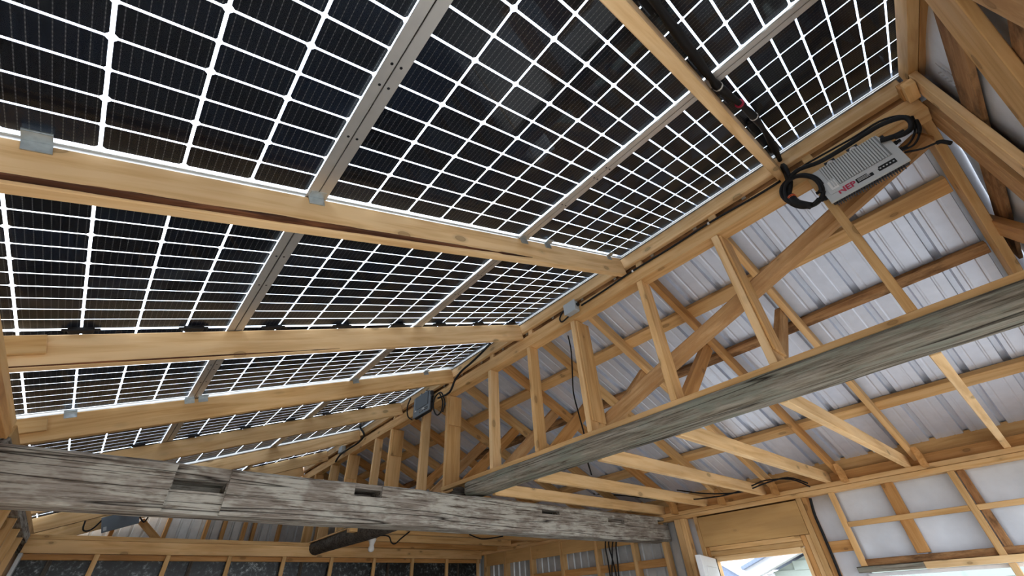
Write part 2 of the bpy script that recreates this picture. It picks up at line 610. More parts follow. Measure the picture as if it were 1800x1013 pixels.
# door framing
bx('header_panel', X_WALL - 0.006, X_WALL + 0.006, 1.452, 2.402, 0.350, 0.603, PLY, wr, bev=0.001)
bx('stud', X_WALL - 0.002, X_WALL + 0.09, 1.405, 1.45, -H, 0.616, PINE, wr)
bx('stud', X_WALL + 0.004, X_WALL + 0.09, 1.365, 1.402, -H, 0.616, PINE_DEEP, wr)
bx('jamb_stud', X_WALL + 0.008, X_WALL + 0.09, 1.452, 1.488, -H, 0.348, PINE, wr)
bx('jamb_stud', X_WALL + 0.008, X_WALL + 0.09, 1.490, 1.530, -H, 0.348, PINE_DEEP, wr)
bx('door_header', X_WALL + 0.004, X_WALL + 0.045, 1.532, 2.365, 0.310, 0.348, PINE, wr)
bx('door_header', X_WALL + 0.004, X_WALL + 0.045, 1.532, 2.365, 0.268, 0.308, PINE, wr)
bx('stud', X_WALL - 0.002, X_WALL + 0.09, 2.404, 2.445, -H, 0.616, PINE, wr)
bx('jamb_stud', X_WALL + 0.008, X_WALL + 0.09, 2.367, 2.402, -H, 0.348, PINE_DEEP, wr)
bx('stud', X_WALL - 0.04, X_WALL + 0.05, 2.535, 2.575, -H, 0.616, PINE, wr)
bx('stud', X_WALL - 0.04, X_WALL + 0.05, 2.577, 2.645, -H, 0.616, PINE, wr)
# bays beyond the old cross beam
FAR_STUDS = (2.83, 3.225, 3.755, 4.325, 4.895, 5.44, 5.90)
for yy in FAR_STUDS:
    bx('stud', X_WALL - 0.002, X_WALL + 0.088, yy, yy + 0.042, -H, 0.616, PINE, wr)
for a_, b_ in zip(FAR_STUDS, FAR_STUDS[1:]):
    bx('header_panel', X_WALL + 0.012, X_WALL + 0.022, a_ + 0.043, b_ - 0.001, 0.468, 0.615, PLY, wr, bev=0.001)
for a_, b_ in zip(FAR_STUDS[:4], FAR_STUDS[1:5]):
    bx('girt', X_WALL + 0.02, X_WALL + 0.085, a_ + 0.043, b_ - 0.001, 0.235, 0.305, PINE_DEEP, wr)
sid_me = ribbed_me(2.30, 0.115, 6, (0.018, 0.009, 0.014), 0)
sid_me.materials.append(SIDING)
mwS = frame_of(Vector((0, 0, 1)), YV).to_4x4()
yy = 2.66
while yy < Y_END - 0.3:
    q = mwS.copy(); q.translation = P(X_WALL + 0.098, yy + 0.345, -H + 1.15)
    if (q.to_3x3() @ Vector((0, 0, 1))).x < 0:
        q = q @ Matrix.Rotation(math.pi, 4, 'X')
    thicken(link('siding_sheet', sid_me, None, wr, q))
    yy += 0.69


# house wrap stretched over the outside of the studs
def wrap_sheet(name, o, ux, uy, nx, ny, amp, seed, parent):
    from mathutils import noise
    bm = bmesh.new()
    n_ = ux.cross(uy).normalized()
    g = []
    for j in range(ny + 1):
        row = []
        for i in range(nx + 1):
            u, v_ = i / nx, j / ny
            q = ux * u + uy * v_
            e = math.sin(math.pi * u) * math.sin(math.pi * v_)
            w_ = noise.noise(Vector((q.length * 2.3 + seed, u * 3.1, v_ * 4.3 + seed))) + 0.6 * noise.noise(Vector((u * 9 + seed, v_ * 3, 2)))
            row.append(bm.verts.new(q + n_ * amp * w_ * (0.25 + e)))
        g.append(row)
    for j in range(ny):
        for i in range(nx):
            bm.faces.new((g[j][i], g[j][i + 1], g[j + 1][i + 1], g[j + 1][i]))
    return thicken(link(name, done(bm, True), WRAP, parent, Matrix.Translation(o)), 0.001)


ZT = 0.64
for i, (ya, yb, za, zb) in enumerate(((-0.5, 0.33, 0.10, ZT), (0.33, 0.76, 0.10, ZT), (0.76, 1.16, 0.10, ZT), (1.16, 1.37, -H, ZT), (2.44, 2.66, -H, ZT))):
    wrap_sheet('wrap_sheet', P(X_WALL + 0.086, ya, za), Vector((0, yb - ya, 0)), Vector((0, 0, zb - za)), 14, 12, 0.010, i * 5.1, wr)
bx('sheathing', X_WALL + 0.10, X_WALL + 0.115, -0.5, 1.40, 0.06, 0.69, ROUGH, wr, bev=0)
bx('sheathing', X_WALL + 0.10, X_WALL + 0.115, 1.19, 1.40, -H, 0.06, ROUGH, wr, bev=0)
bx('sheathing', X_WALL + 0.10, X_WALL + 0.115, 2.37, 2.66, -H, 0.69, ROUGH, wr, bev=0)
bx('sheathing', X_WALL + 0.10, X_WALL + 0.115, 1.40, 2.37, 0.27, 0.69, ROUGH, wr, bev=0)
bx('sheathing', X_WALL + 0.10, X_WALL + 0.115, -0.5, 1.19, -H, -0.75, ROUGH, wr, bev=0)
bx('eave_board', X_WALL + 0.05, X_WALL + 0.085, Y_GAB, Y_END, 0.692, 0.765, PINE_DEEP, wr)
bx('eave_board', X_WALL + 0.09, X_WALL + 0.125, Y_GAB, Y_END, 0.700, 0.868, PINE, wr)

# window_1: long low window under the wrap, only its head is in view
w1 = empty('window_1', P(X_WALL + 0.08, 0.35, -0.3))
tag(w1, kind='structure')
bx('window_frame', X_WALL + 0.052, X_WALL + 0.10, -0.49, 1.18, 0.030, 0.054, WHITEPAINT, w1)
bx('window_frame', X_WALL + 0.052, X_WALL + 0.10, -0.49, 1.18, -0.75, -0.71, WHITEPAINT, w1)
bx('window_frame', X_WALL + 0.052, X_WALL + 0.10, 1.14, 1.18, -0.71, 0.030, WHITEPAINT, w1)
bx('mullion', X_WALL + 0.0, X_WALL + 0.05, 0.338, 0.376, -0.72, 0.054, PINE_PALE, w1)
bx('pane', X_WALL + 0.074, X_WALL + 0.080, -0.49, 0.355, -0.71, 0.030, GLASS, w1, bev=0)
bx('pane', X_WALL + 0.074, X_WALL + 0.080, 0.359, 1.14, -0.71, 0.030, GLASS, w1, bev=0)
bx('window_sill', X_WALL - 0.03, X_WALL + 0.09, -0.49, 1.18, -0.80, -0.752, PINE, w1)

# door_1: white door standing open, with its frame
d1 = empty('door_1', P(X_WALL + 0.02, 2.33, -H))
tag(d1, kind='structure')
bx('door_frame', X_WALL + 0.0, X_WALL + 0.10, 1.56, 2.34, 0.226, 0.2675, PINE_PALE, d1)
bx('door_frame', X_WALL + 0.0, X_WALL + 0.10, 1.534, 1.558, -H, 0.262, PINE_PALE, d1)
bx('door_frame', X_WALL + 0.0, X_WALL + 0.10, 2.342, 2.364, -H, 0.262, PINE_PALE, d1)
rl = Matrix.Rotation(math.radians(19), 4, 'Z')
leafc = P(X_WALL - 0.02, 2.345, -0.65)
mw = Matrix.Translation(leafc) @ rl
leaf = link('door_leaf', done(moved(box_bm(0.77, 0.042, 1.80, 0.003), (-0.385, 0, 0))), WHITEPAINT, d1, mw)
for zc in (0.55, -0.35):
    q = mw @ Matrix.Translation((-0.36, -0.023, zc))
    link('door_panel', done(box_bm(0.50, 0.008, 0.55 if zc > 0 else 0.9, 0.003)), WHITEPAINT, leaf, q)
link('weather_strip', done(box_bm(0.006, 0.006, 1.80, 0)), BLACK, leaf, mw @ Matrix.Translation((0.002, -0.024, 0)))

# ---------------- wall_left: double plate, studs and planks
wl = empty('wall_left', P(X_LEFT, 3, -H))
tag(wl, kind='structure')
bx('top_plate', X_LEFT - 0.09, X_LEFT, Y_GAB, 2.80, 0.722, 0.758, PINE, wl)
bx('top_plate', X_LEFT - 0.09, X_LEFT + 0.004, Y_GAB, 2.80, 0.680, 0.720, PINE_DEEP, wl)
bx('top_plate', X_LEFT - 0.09, X_LEFT, 2.86, Y_END, 0.705, 0.758, PINE, wl)
bx('top_plate', X_LEFT - 0.09, X_LEFT + 0.006, 2.86, Y_END, 0.640, 0.703, BARN_TIE, wl)
for yy in (0.1, 0.7, 1.3, 1.9, 2.45, 3.05, 3.6, 4.12, 4.62, 5.12, 5.6):
    bx('stud', X_LEFT - 0.088, X_LEFT - 0.002, yy, yy + 0.042, -H, 0.638, PINE, wl)
yy = 2.9
i = 0
while yy < Y_END - 0.2:
    wd = (0.22, 0.17, 0.25)[i % 3]
    bx('plank', X_LEFT - 0.115, X_LEFT - 0.09, yy, yy + wd - 0.004, -H, 0.75, PINE_DEEP if i % 2 else PINE, wl)
    yy += wd; i += 1
# beside the eye: a wall panel high under the plate, window bays below
bx('wall_board', X_LEFT - 0.115, X_LEFT - 0.09, Y_GAB, 2.9, 0.25, 0.75, PINE_DEEP, wl)
bx('wall_board', X_LEFT - 0.115, X_LEFT - 0.09, Y_GAB, 2.9, -H, -0.75, PINE_DEEP, wl)

# ---------------- wall_far: stud partition with blotched dark sheeting
wf = empty('wall_far', P(2, Y_FAR, -H))
tag(wf, kind='structure')
bx('top_plate', X_LEFT, X_WALL, Y_FAR - 0.004, Y_FAR + 0.05, 0.568, 0.672, PINE, wf)
bx('top_plate', X_LEFT, X_WALL, Y_FAR + 0.0, Y_FAR + 0.09, 0.674, 0.712, PINE, wf)
bx('top_plate', X_LEFT, X_WALL, Y_FAR + 0.03, Y_FAR + 0.09, 0.520, 0.566, PINE_DEEP, wf)
for i in range(9):
    xx = 0.073 + i * 0.552 - 0.02
    xx = min(xx, X_WALL - 0.06)
    bx('stud', xx, xx + 0.04, Y_FAR - 0.002, Y_FAR + 0.03, -H, 0.567, PINE, wf)
    xb = 0.073 + (i - 1) * 0.552 if i else X_LEFT
    wdt = 0.073 + i * 0.552 if i < 8 else X_WALL
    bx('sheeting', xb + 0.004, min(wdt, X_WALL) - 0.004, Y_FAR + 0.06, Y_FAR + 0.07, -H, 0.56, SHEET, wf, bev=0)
    if i % 2 == 0:
        bx('batten', xb + 0.2, xb + 0.235, Y_FAR + 0.035, Y_FAR + 0.058, -H, 0.52, DARK_LOG, wf)
bx('corner_flashing', X_LEFT + 0.003, X_LEFT + 0.03, Y_FAR - 0.10, Y_FAR - 0.004, -H, 0.56, SIDING, wf)

# ---------------- wall_end: steel clad gable far behind the partition
we = empty('wall_end', P(2, Y_END, -H))
tag(we, kind='structure')
mwE = frame_of(Vector((0, 0, 1)), Vector((1, 0, 0))).to_4x4()
roof_z = lambda x: min((0.995 + x * math.sin(PU)) / math.cos(PU), (D0 + 0.12 - x * math.sin(PV)) / math.cos(PV))
xx = -0.6
while xx < 4.7:
    q = mwE.copy(); q.translation = P(xx + 0.36, Y_END + 0.05, -0.2)
    if (q.to_3x3() @ Vector((0, 0, 1))).y < 0:
        q = q @ Matrix.Rotation(math.pi, 4, 'X')
    end_me = ribbed_me(2.8, 0.12, 6, (0.018, 0.009, 0.014), 0)
    end_me.materials.append(SIDING)
    qi = q.inverted()
    for v_ in end_me.vertices:
        if v_.co.x > 0:
            w_ = q @ v_.co
            w_.z = roof_z(w_.x) + H
            v_.co = qi @ w_
    thicken(link('siding_sheet', end_me, None, we, q))
    xx += 0.72
for xx in (0.1, 0.62, 1.05, 1.25, 1.5, 1.62, 1.95, 2.5, 3.1, 3.7):
    zt = 0.72 + (xx + 0.5) * math.tan(PU) if xx < 2 else 1.70 - (xx - 2.1) * math.tan(PV)
    bx('stud', xx, xx + 0.042, Y_END - 0.05, Y_END + 0.04, 0.2, zt, PINE_DEEP, we)
board('brace', P(0.75, Y_END - 0.055, 0.72), P(0.35, Y_END - 0.055, 1.05), (1, 0, 0), 0.07, 0.03, PINE_DEEP, we)

# ---------------- wall_near: gable framing next to the eye (open doorway below)
wn = empty('wall_near', P(2, Y_GAB, -H))
tag(wn, kind='structure')


def gable_wrap(x0, x1, top, nx, ny, seed):
    from mathutils import noise
    bm = bmesh.new()
    g = []
    xm = (x0 + x1) / 2
    for j in range(ny + 1):
        row = []
        for i in range(nx + 1):
            x = x0 + (x1 - x0) * i / nx
            z = 0.62 + (top(x) - 0.62) * j / ny
            w_ = noise.noise(Vector((x * 3.1 + seed, z * 4.3, seed))) + 0.5 * noise.noise(Vector((x * 9, z * 5 + seed, 2)))
            row.append(bm.verts.new((x - xm, 0.007 * w_, z - 1.2)))
        g.append(row)
    for j in range(ny):
        for i in range(nx):
            bm.faces.new((g[j][i], g[j][i + 1], g[j + 1][i + 1], g[j + 1][i]))
    return thicken(link('wrap_sheet', done(bm, True), WRAP, wn, Matrix.Translation(P(xm, -0.560, 1.2))), 0.001)


ztop_l = lambda x: (0.985 + x * math.sin(PU)) / math.cos(PU)
ztop_r = lambda x: (D0 + 0.12 - x * math.sin(PV)) / math.cos(PV)
w_left = gable_wrap(-0.55, 2.13, ztop_l, 30, 12, 3.3)
w_right = gable_wrap(2.13, 4.62, ztop_r, 30, 12, 8.3)


# printed lettering as flat meshes
def text_me(body, size, mat, extrude=0.0):
    cu = bpy.data.curves.new('lettering', 'FONT')
    cu.body = body
    cu.size = size
    cu.extrude = extrude
    cu.offset = size * 0.035
    cu.resolution_u = 2
    cu.align_x = 'CENTER'
    cu.align_y = 'CENTER'
    o = bpy.data.objects.new('lettering', cu)
    C.objects.link(o)
    dg = bpy.context.evaluated_depsgraph_get()
    me = bpy.data.meshes.new_from_object(o.evaluated_get(dg))
    bpy.data.objects.remove(o)
    bpy.data.curves.remove(cu)
    me.materials.clear()
    me.materials.append(mat)
    return me


GY = Y_GAB
for yy in (GY - 0.036, GY - 0.074):
    board('gable_rafter', onL(-0.62, yy + 0.018, 0.965), onL(2.60, yy + 0.018, 0.965), NL, 0.072, 0.036, PINE if yy > -0.55 else PINE_DEEP, wn)
board('gable_rafter', onR(2.12, -0.48, 0.035), onR(4.75, -0.48, 0.035), NR, 0.125, 0.038, PINE, wn)
bx('gable_post', 1.975, 2.072, GY - 0.028, GY, 0.62, 1.765, PINE_PALE, wn)
bx('gusset', 2.0, 2.30, GY - 0.088, GY - 0.076, 1.68, 1.93, ROUGH, wn)
bx('bark_slab', 2.074, 2.152, GY - 0.040, GY - 0.022, 0.62, 1.76, BARK, wn, nx=14, rough=0.004)
bx('gable_post', 2.154, 2.30, GY - 0.028, GY - 0.002, 0.62, 1.74, POLE, wn)
bx('block', 1.965, 2.075, GY + 0.004, GY + 0.045, 1.70, 1.735, PINE, wn)
bx('block', 2.0, 2.09, GY + 0.004, GY + 0.05, 1.738, 1.775, PINE_DEEP, wn)
board('gable_brace', P(1.17, GY - 0.014, 1.497), P(1.93, GY - 0.014, 0.747), (1, 0, 1), 0.175, 0.027, PINE, wn)
bx('gable_girt', 0.2, 3.30, GY - 0.048, GY - 0.030, 1.37, 1.49, ROUGH, wn)
bx('gable_girt', -0.3, 4.0, GY - 0.048, GY - 0.030, 1.035, 1.145, ROUGH, wn)
bx('gable_stud', 1.09, 1.240, GY - 0.029, GY - 0.002, 0.62, 1.33, POLE, wn)
board('gable_brace', P(3.03, GY - 0.01, 1.50), P(2.42, GY - 0.01, 0.98), (1, 0, -1), 0.10, 0.036, PINE_DEEP, wn)
bx('header_beam', -0.55, 4.62, GY - 0.09, GY + 0.0, 0.50, 0.62, PINE, wn)
# faint printing on the wrap, too blurred to read: slanted strokes under a double line
for px, py, ln in ((1650, 116, 0.0), (1657, 121, 0.0), (1664, 126, 0.0), (1671, 131, 0.0), (1678, 136, 0.0), (1652, 128, 1), (1658, 133, 1), (1664, 138, 1), (1670, 143, 1), (1676, 148, 1), (1682, 152, 1),
                   (1752, 290, 1), (1760, 297, 1), (1768, 304, 1)):
    q = atY(px, py, -0.549)
    if ln:
        board('print_mark', q - Vector((0.014, 0, 0.014)), q + Vector((0.014, 0, 0.014)), (1, 0, -1), 0.007, 0.0006, GREYINK, w_left, bev=0)
    else:
        board('print_mark', q - Vector((0.004, 0, -0.018)), q + Vector((0.004, 0, -0.018)), (1, 0, 0), 0.008, 0.0006, GREYINK, w_left, bev=0)

# ================================================================== old hewn cross beam
tb_bm = box_bm(5.14, 0.20, 0.222, 0.012, 60, 0.0045, 3, 5)
tb = link('cross_beam', done(tb_bm), BARN_TIE, None, Matrix.Translation(P(2.05, 2.88, 0.551)))
tag(tb, 'thick weathered grey hewn beam with mortises crossing the barn', 'beam', kind='thing')
cut = []
for x0, x1, z0, z1, dp in ((0.19, 0.435, 0.40, 0.70, 0.022), (0.195, 0.43, 0.540, 0.592, 0.17), (1.122, 1.306, 0.588, 0.70, 0.014), (1.124, 1.304, 0.589, 0.633, 0.17),
                           (2.737, 2.945, 0.588, 0.618, 0.16), (3.59, 3.84, 0.570, 0.603, 0.035), (4.42, 4.60, 0.592, 0.630, 0.08)):
    cb = link('cutter', done(box_bm(x1 - x0, dp * 2, z1 - z0, 0)), BARN_TIE, None, Matrix.Translation(P((x0 + x1) / 2, 2.778, (z0 + z1) / 2)))
    md = tb.modifiers.new('mortise', 'BOOLEAN')
    md.operation = 'DIFFERENCE'; md.object = cb; md.solver = 'EXACT'
    cut.append(cb)
dg = bpy.context.evaluated_depsgraph_get()
me2 = bpy.data.meshes.new_from_object(tb.evaluated_get(dg))
tb.modifiers.clear()
tb.data = me2
for cb in cut:
    bpy.data.objects.remove(cb)

# ================================================================== old beam along the middle with the stud row on it
cb = link('centre_beam', done(box_bm(3.43, 0.16, 0.105, 0.02, 50, 0.004, 9, 4)), BARN_BEAM, None,
          Matrix.Translation(P(2.14, 1.235, 0.742)) @ Matrix.Rotation(math.pi / 2, 4, 'Z'))
tag(cb, 'grey green hewn beam running lengthwise under the row of studs', 'beam', kind='thing')
lg = tube('log_beam', [P(2.07, 3.0, 0.685), P(2.07, 4.0, 0.68), P(2.06, 5.1, 0.672), P(2.06, 6.12, 0.665)], lambda u: 0.088 - 0.006 * math.sin(9 * u), DARK_LOG, sides=14, smooth=8)
tag(lg, 'dark round log resting on the partition beyond the cross beam', 'log')
board('sapwood_edge', P(1.985, 3.0, 0.735), P(1.985, 6.1, 0.716), (1, 0, 0.6), 0.035, 0.012, POLE, lg)
rw = empty('wall_center', P(2.14, 3, -H))
tag(rw, kind='structure')
bp_ = bx('bottom_plate', 2.10, 2.19, -0.49, 3.345, 0.801, 0.833, PINE, rw)
tp_ = bx('top_plate', 2.10, 2.19, -0.49, 7.38, 1.652, 1.754, PINE, rw)
bx('return_board', 2.10, 2.62, 3.30, 3.34, 0.765, 0.799, PINE, rw)
POSTS = [(0.012, 0.09), (0.545, 0.152), (1.075, 0.10), (1.672, 0.152), (2.155, 0.09), (2.665, 0.09), (3.325, 0.152), (3.775, 0.09), (4.46, 0.152), (4.85, 0.09), (5.61, 0.152), (6.18, 0.12), (6.765, 0.12)]
for i, (yy, dp) in enumerate(POSTS):
    zb = 0.834 if yy < 3.34 else 0.76
    o = bx('wall_post', 2.102, 2.102 + dp, yy - 0.038, yy, zb, 1.651, PINE_PALE if i % 2 else PINE, None)
    side = 'nearest the loose grey inverter' if i == 0 else None
    if i < 7:
        lab = ('narrow' if dp < 0.12 else 'wide') + ' pine post standing on the lengthwise beam, %s from the gable wall' % ORD[i]
    else:
        lab = ('narrow' if dp < 0.12 else 'wide') + ' pine post behind the grey cross beam, %s post past the beam end' % ORD[i - 7]
    tag(o, lab, 'post', 'posts of the ridge wall', kind='thing')
    if i in (1, 3, 6, 8, 10):
        s_ = bx('scab', 2.115, 2.102 + dp - 0.006, yy - 0.052, yy - 0.039, 1.36 if i > 3 else 0.90, 1.645, PINE, o)

# ridge timbers
rb = bx('ridge_board', 2.088, 2.122, -0.49, 7.38, 1.798, 1.884, PINE_PALE)
tag(rb, 'long pale ridge board along the top edge of the solar panels', 'board')
op = bx('ridge_pole', 2.135, 2.188, -0.49, 7.38, 1.757, 1.842, ROUGH, nx=40, rough=0.004)
tag(op, 'rough brown timber lying on the plate behind the ridge board', 'timber')
for i, (yy, dp) in enumerate(POSTS[:9]):
    o = bx('ridge_block', 2.104, 2.133, yy - 0.075, yy - 0.03, 1.756, 1.797, PINE_PALE)
    tag(o, 'short pine block on the ridge plate above the %s post from the gable' % ORD[i], 'block', 'blocks on the ridge plate')
for i in range(14):
    yy = 0.30 + i * 0.31
    b_ = link('hanger_strap', done(box_bm(0.004, 0.022, 0.020, 0)), GALV, rb, Matrix.Translation(P(2.120, yy, 1.792)))

# ================================================================== rafters under the solar panels
LRAF = [0.078, 1.122, 2.183, 3.193, 4.205, 5.280, 6.330, 7.30]
names = ['pine rafter overhead with the black cable bundle beside it', 'pine rafter with a dark bark strip along its lower edge, crossing under the upper panels',
         'pine rafter with black junction boxes along its upper edge', 'pine rafter ending beside the old cross beam and the small dark inverter',
         'pine rafter just past the small dark inverter, its low end behind the cross beam', 'pine rafter below the last wide strip of panels, second past the cross beam',
         'pine rafter third past the cross beam, low end above the partition', 'farthest pine rafter near the steel clad gable end']
rafters = []
for i, yy in enumerate(LRAF):
    s0, s1 = sL(-0.60, 0.937), sL(2.084, 0.937)
    o = board('rafter', onL(s0, yy + 0.019, 0.937), onL(s1, yy + 0.019, 0.937), NL, 0.130, 0.038, (PINE_PALE, PINE_PALE, PINE_PALE, PINE)[i % 4], None, nx=8)
    tag(o, names[i], 'rafter', 'rafters carrying the solar panels', kind='thing')
    rafters.append(o)
    # squaring block nailed on at the wall end
    if 2 <= i <= 4:
        board('end_block', onL(s0 + 0.02, yy - 0.010, 0.958), onL(sL(-0.40, 0.95), yy - 0.010, 0.958), NL, 0.075, 0.018, PINE, o)


def bark_edge(rafter, yy, s0, s1, dlo, dhi, seed):
    from mathutils import noise
    n = 60
    poly_lo, poly_hi = [], []
    for k_ in range(n + 1):
        s = s0 + (s1 - s0) * k_ / n
        t_ = k_ / n
        w_ = math.sin(math.pi * min(1, t_ * 1.0 + 0.12)) ** 0.5 if t_ < 0.88 else math.sin(math.pi * min(1, t_ + 0.0)) ** 0.5
        e = noise.noise(Vector((s * 6, seed, 0))) * 0.35 + noise.noise(Vector((s * 25, seed, 4))) * 0.2
        poly_lo.append((s - (s0 + s1) / 2, -(dhi - dlo) / 2 * w_ * (1 + 0.5 * e)))
        poly_hi.append((s - (s0 + s1) / 2, (dhi - dlo) / 2 * w_ * (1 + e)))
    bm = bmesh.new()
    f0 = [bm.verts.new((x, y_, 0.0)) for x, y_ in poly_lo]
    f1 = [bm.verts.new((x, (y_ + poly_lo[k_][1]) / 2, 0.0035 + 0.002 * noise.noise(Vector((x * 30, 1, seed))))) for k_, (x, y_) in enumerate(poly_hi)]
    f2 = [bm.verts.new((x, y_, 0.0)) for x, y_ in poly_hi]
    for ra, rb_ in ((f0, f1), (f1, f2)):
        for k_ in range(n):
            bm.faces.new((ra[k_], ra[k_ + 1], rb_[k_ + 1], rb_[k_]))
    rot = Matrix((UL, NL, -YV)).transposed()
    if rot.determinant() < 0:
        rot = Matrix((UL, NL, UL.cross(NL))).transposed()
    mw = rot.to_4x4(); mw.translation = onL((s0 + s1) / 2, yy - 0.0005, (dlo + dhi) / 2)
    o = link('bark_strip', done(bm), BARK, rafter, mw)
    tag(o, 'dark strip of bark along the lower edge')


bark_edge(rafters[1], LRAF[1], -0.25, 1.62, 0.879, 0.904, 1.0)
bark_edge(rafters[2], LRAF[2], -0.16, 1.05, 0.874, 0.882, 5.0)

# ================================================================== solar panels
PW, PL = 1.050, 2.068
CX, CYP = 0.1665, 0.0835
GX, GYP = 0.0078, 0.0066  # cell gaps drawn extra wide to stand in for the glow around them
SEAM0 = 0.5535                      # slope position of the seam between the two lower columns
cw, ch = CX - GX, CYP - GYP
c_, e_ = 0.0065, 0.0035
cell_poly = [(-cw / 2 + c_, -ch / 2), (cw / 2 - c_, -ch / 2), (cw / 2, -ch / 2 + c_), (cw / 2, ch / 2 - e_), (cw / 2 - e_, ch / 2), (-cw / 2 + e_, ch / 2), (-cw / 2, ch / 2 - e_), (-cw / 2, -ch / 2 + c_)]
cell_me = done(prism_bm(cell_poly, 0.0012)); cell_me.materials.append(CELL)
cell_poly2 = [(x, -y_) for x, y_ in cell_poly][::-1]
cell_me2 = done(prism_bm(cell_poly2, 0.0012)); cell_me2.materials.append(CELL)
glass_me = done(box_bm(PW - 0.006, PL - 0.006, 0.003, 0)); glass_me.materials.append(GLASS)


def rail_me(length, flange):
    # local x along the rail, y towards the panel middle, z up; outer edge at y = 0
    w_ = moved(box_bm(length, 0.0025, 0.022, 0), (0, 0.00125, 0.011))
    f_ = moved(box_bm(length, flange, 0.0022, 0), (0, flange / 2, 0.0011))
    l_ = moved(box_bm(length, 0.010, 0.002, 0), (0, 0.005, 0.021))
    me = done(merge(w_, f_, l_)); me.materials.append(ALU)
    return me


rail_long = rail_me(PL, 0.0335)
rail_short = rail_me(PW - 0.006, 0.010)
hole_me = done(lathe_bm([(0.0042, -0.0004), (0.0042, 0.0002)], 10)); hole_me.materials.append(BLACK)
jb_me = done(merge(box_bm(0.075, 0.036, 0.016, 0.004), moved(box_bm(0.11, 0.012, 0.008, 0.002), (0, 0, 0.002)))); jb_me.materials.append(BLACK)


def cell_y(j):
    """centre of half-cell row j (0..23) along the panel"""
    return (j - 11.5) * CYP + (0.007 if j >= 12 else -0.007)


rotL = Matrix((UL, YV, UL.cross(YV))).transposed()
if UL.cross(YV).dot(NL) < 0:
    raise RuntimeError('slope frame')
COLS = ['lowest', 'middle', 'topmost']
ROWS = ['row overhead crossed by the cable rafter', 'row from bark edged rafter to cross beam', 'row beyond the cross beam', 'farthest row']
for r in range(4):
    yc = 1.142 - PL / 2 - 0.001 + r * (PL + 0.003)
    for c in range(3):
        sc_ = SEAM0 + (c - 0.5) * (PW + 0.001)
        base = onL(sc_, yc, 1.004)
        root = empty('solar_panel', base, rotL)
        tag(root, '%s bifacial solar panel with black cells, %s' % (COLS[c], ROWS[r]), 'solar panel', 'solar panels forming the roof')
        B = WM[root.name]
        T = Matrix.Translation
        g = link('glass', glass_me, None, root, B @ T((0, 0, 0.0150)))
        rails = []
        for sgn in (-1, 1):
            rails.append(link('frame_rail', rail_long, None, root, B @ T((sgn * PW / 2, 0, 0)) @ Matrix.Rotation(-sgn * math.pi / 2 + (math.pi if False else 0), 4, 'Z') @ (Matrix.Rotation(math.pi, 4, 'Z') if True else Matrix())))
            q = B @ T((0, sgn * PL / 2, 0))
            link('frame_rail', rail_short, None, root, q @ (Matrix.Rotation(math.pi, 4, 'Z') if sgn > 0 else Matrix()))
        if r < 2:
            for k_, rl_ in enumerate(rails):
                for u in (-0.68, -0.45, 0.45, 0.52, 0.72):
                    link('mounting_hole', hole_me, None, rl_, WM[rl_.name] @ T((u * (1 if k_ else -1), 0.013, -0.0002)))
            for i in range(6):
                for j in range(24):
                    mwc = B @ T(((i - 2.5) * CX, cell_y(j), 0.0175))
                    link('cell', cell_me if j % 2 == 0 else cell_me2, None, root, mwc)
        else:
            bm = bmesh.new()
            for i in range(6):
                for j in range(24):
                    x0, y0 = (i - 2.5) * CX, cell_y(j)
                    pl = cell_poly if j % 2 == 0 else cell_poly2
                    vs = [bm.verts.new((x0 + px, y0 + py, z_)) for z_ in (-0.0006, 0.0006) for px, py in pl]
                    n = len(pl)
                    bm.faces.new(vs[:n][::-1]); bm.faces.new(vs[n:])
                    for k_ in range(n):
                        bm.faces.new((vs[k_], vs[(k_ + 1) % n], vs[n + (k_ + 1) % n], vs[n + k_]))
            o = link('cells', done(bm), CELL, root, B @ T((0, 0, 0.0175)))
            tag(o, kind='stuff')
        for u in (-0.36, 0.0, 0.36):
            link('junction_box', jb_me, None, root, B @ T((u, (-0.052, -0.016, -0.066, -0.012)[r], 0.005)))

# clips between frames and rafters
clip_bm = merge(moved(box_bm(0.050, 0.003, 0.030, 0), (0, 0, -0.010)), moved(box_bm(0.050, 0.030, 0.003, 0), (0, -0.017, 0.004)), moved(box_bm(0.050, 0.008, 0.003, 0), (0, -0.030, 0.007)))
clip_me = done(clip_bm); clip_me.materials.append(GALV)
CL = [(1, -0.075, 'beside the left wall plate'), (1, SEAM0, 'at the first seam between panels'), (1, SEAM0 + 1.051, 'at the second seam between panels'), (1, 1.80, 'just past the second seam'), (1, 2.45, 'near the ridge'),
      (3, 0.02, 'near the left wall'), (3, SEAM0 - 0.02, 'first of two at the lower seam'), (3, SEAM0 + 0.05, 'second of two at the lower seam'), (3, 1.62, 'at the upper seam'), (3, 2.30, 'near the ridge')]
for ri, s, w_ in CL:
    o = link('panel_clip', clip_me, None, None, T(onL(s, LRAF[ri] - 0.002, 1.0)) @ rotL.to_4x4())
    tag(o, 'galvanised clip on the %s rafter %s' % ('bark edged' if ri == 1 else 'fourth pine', w_), 'clip', 'galvanised panel clips')

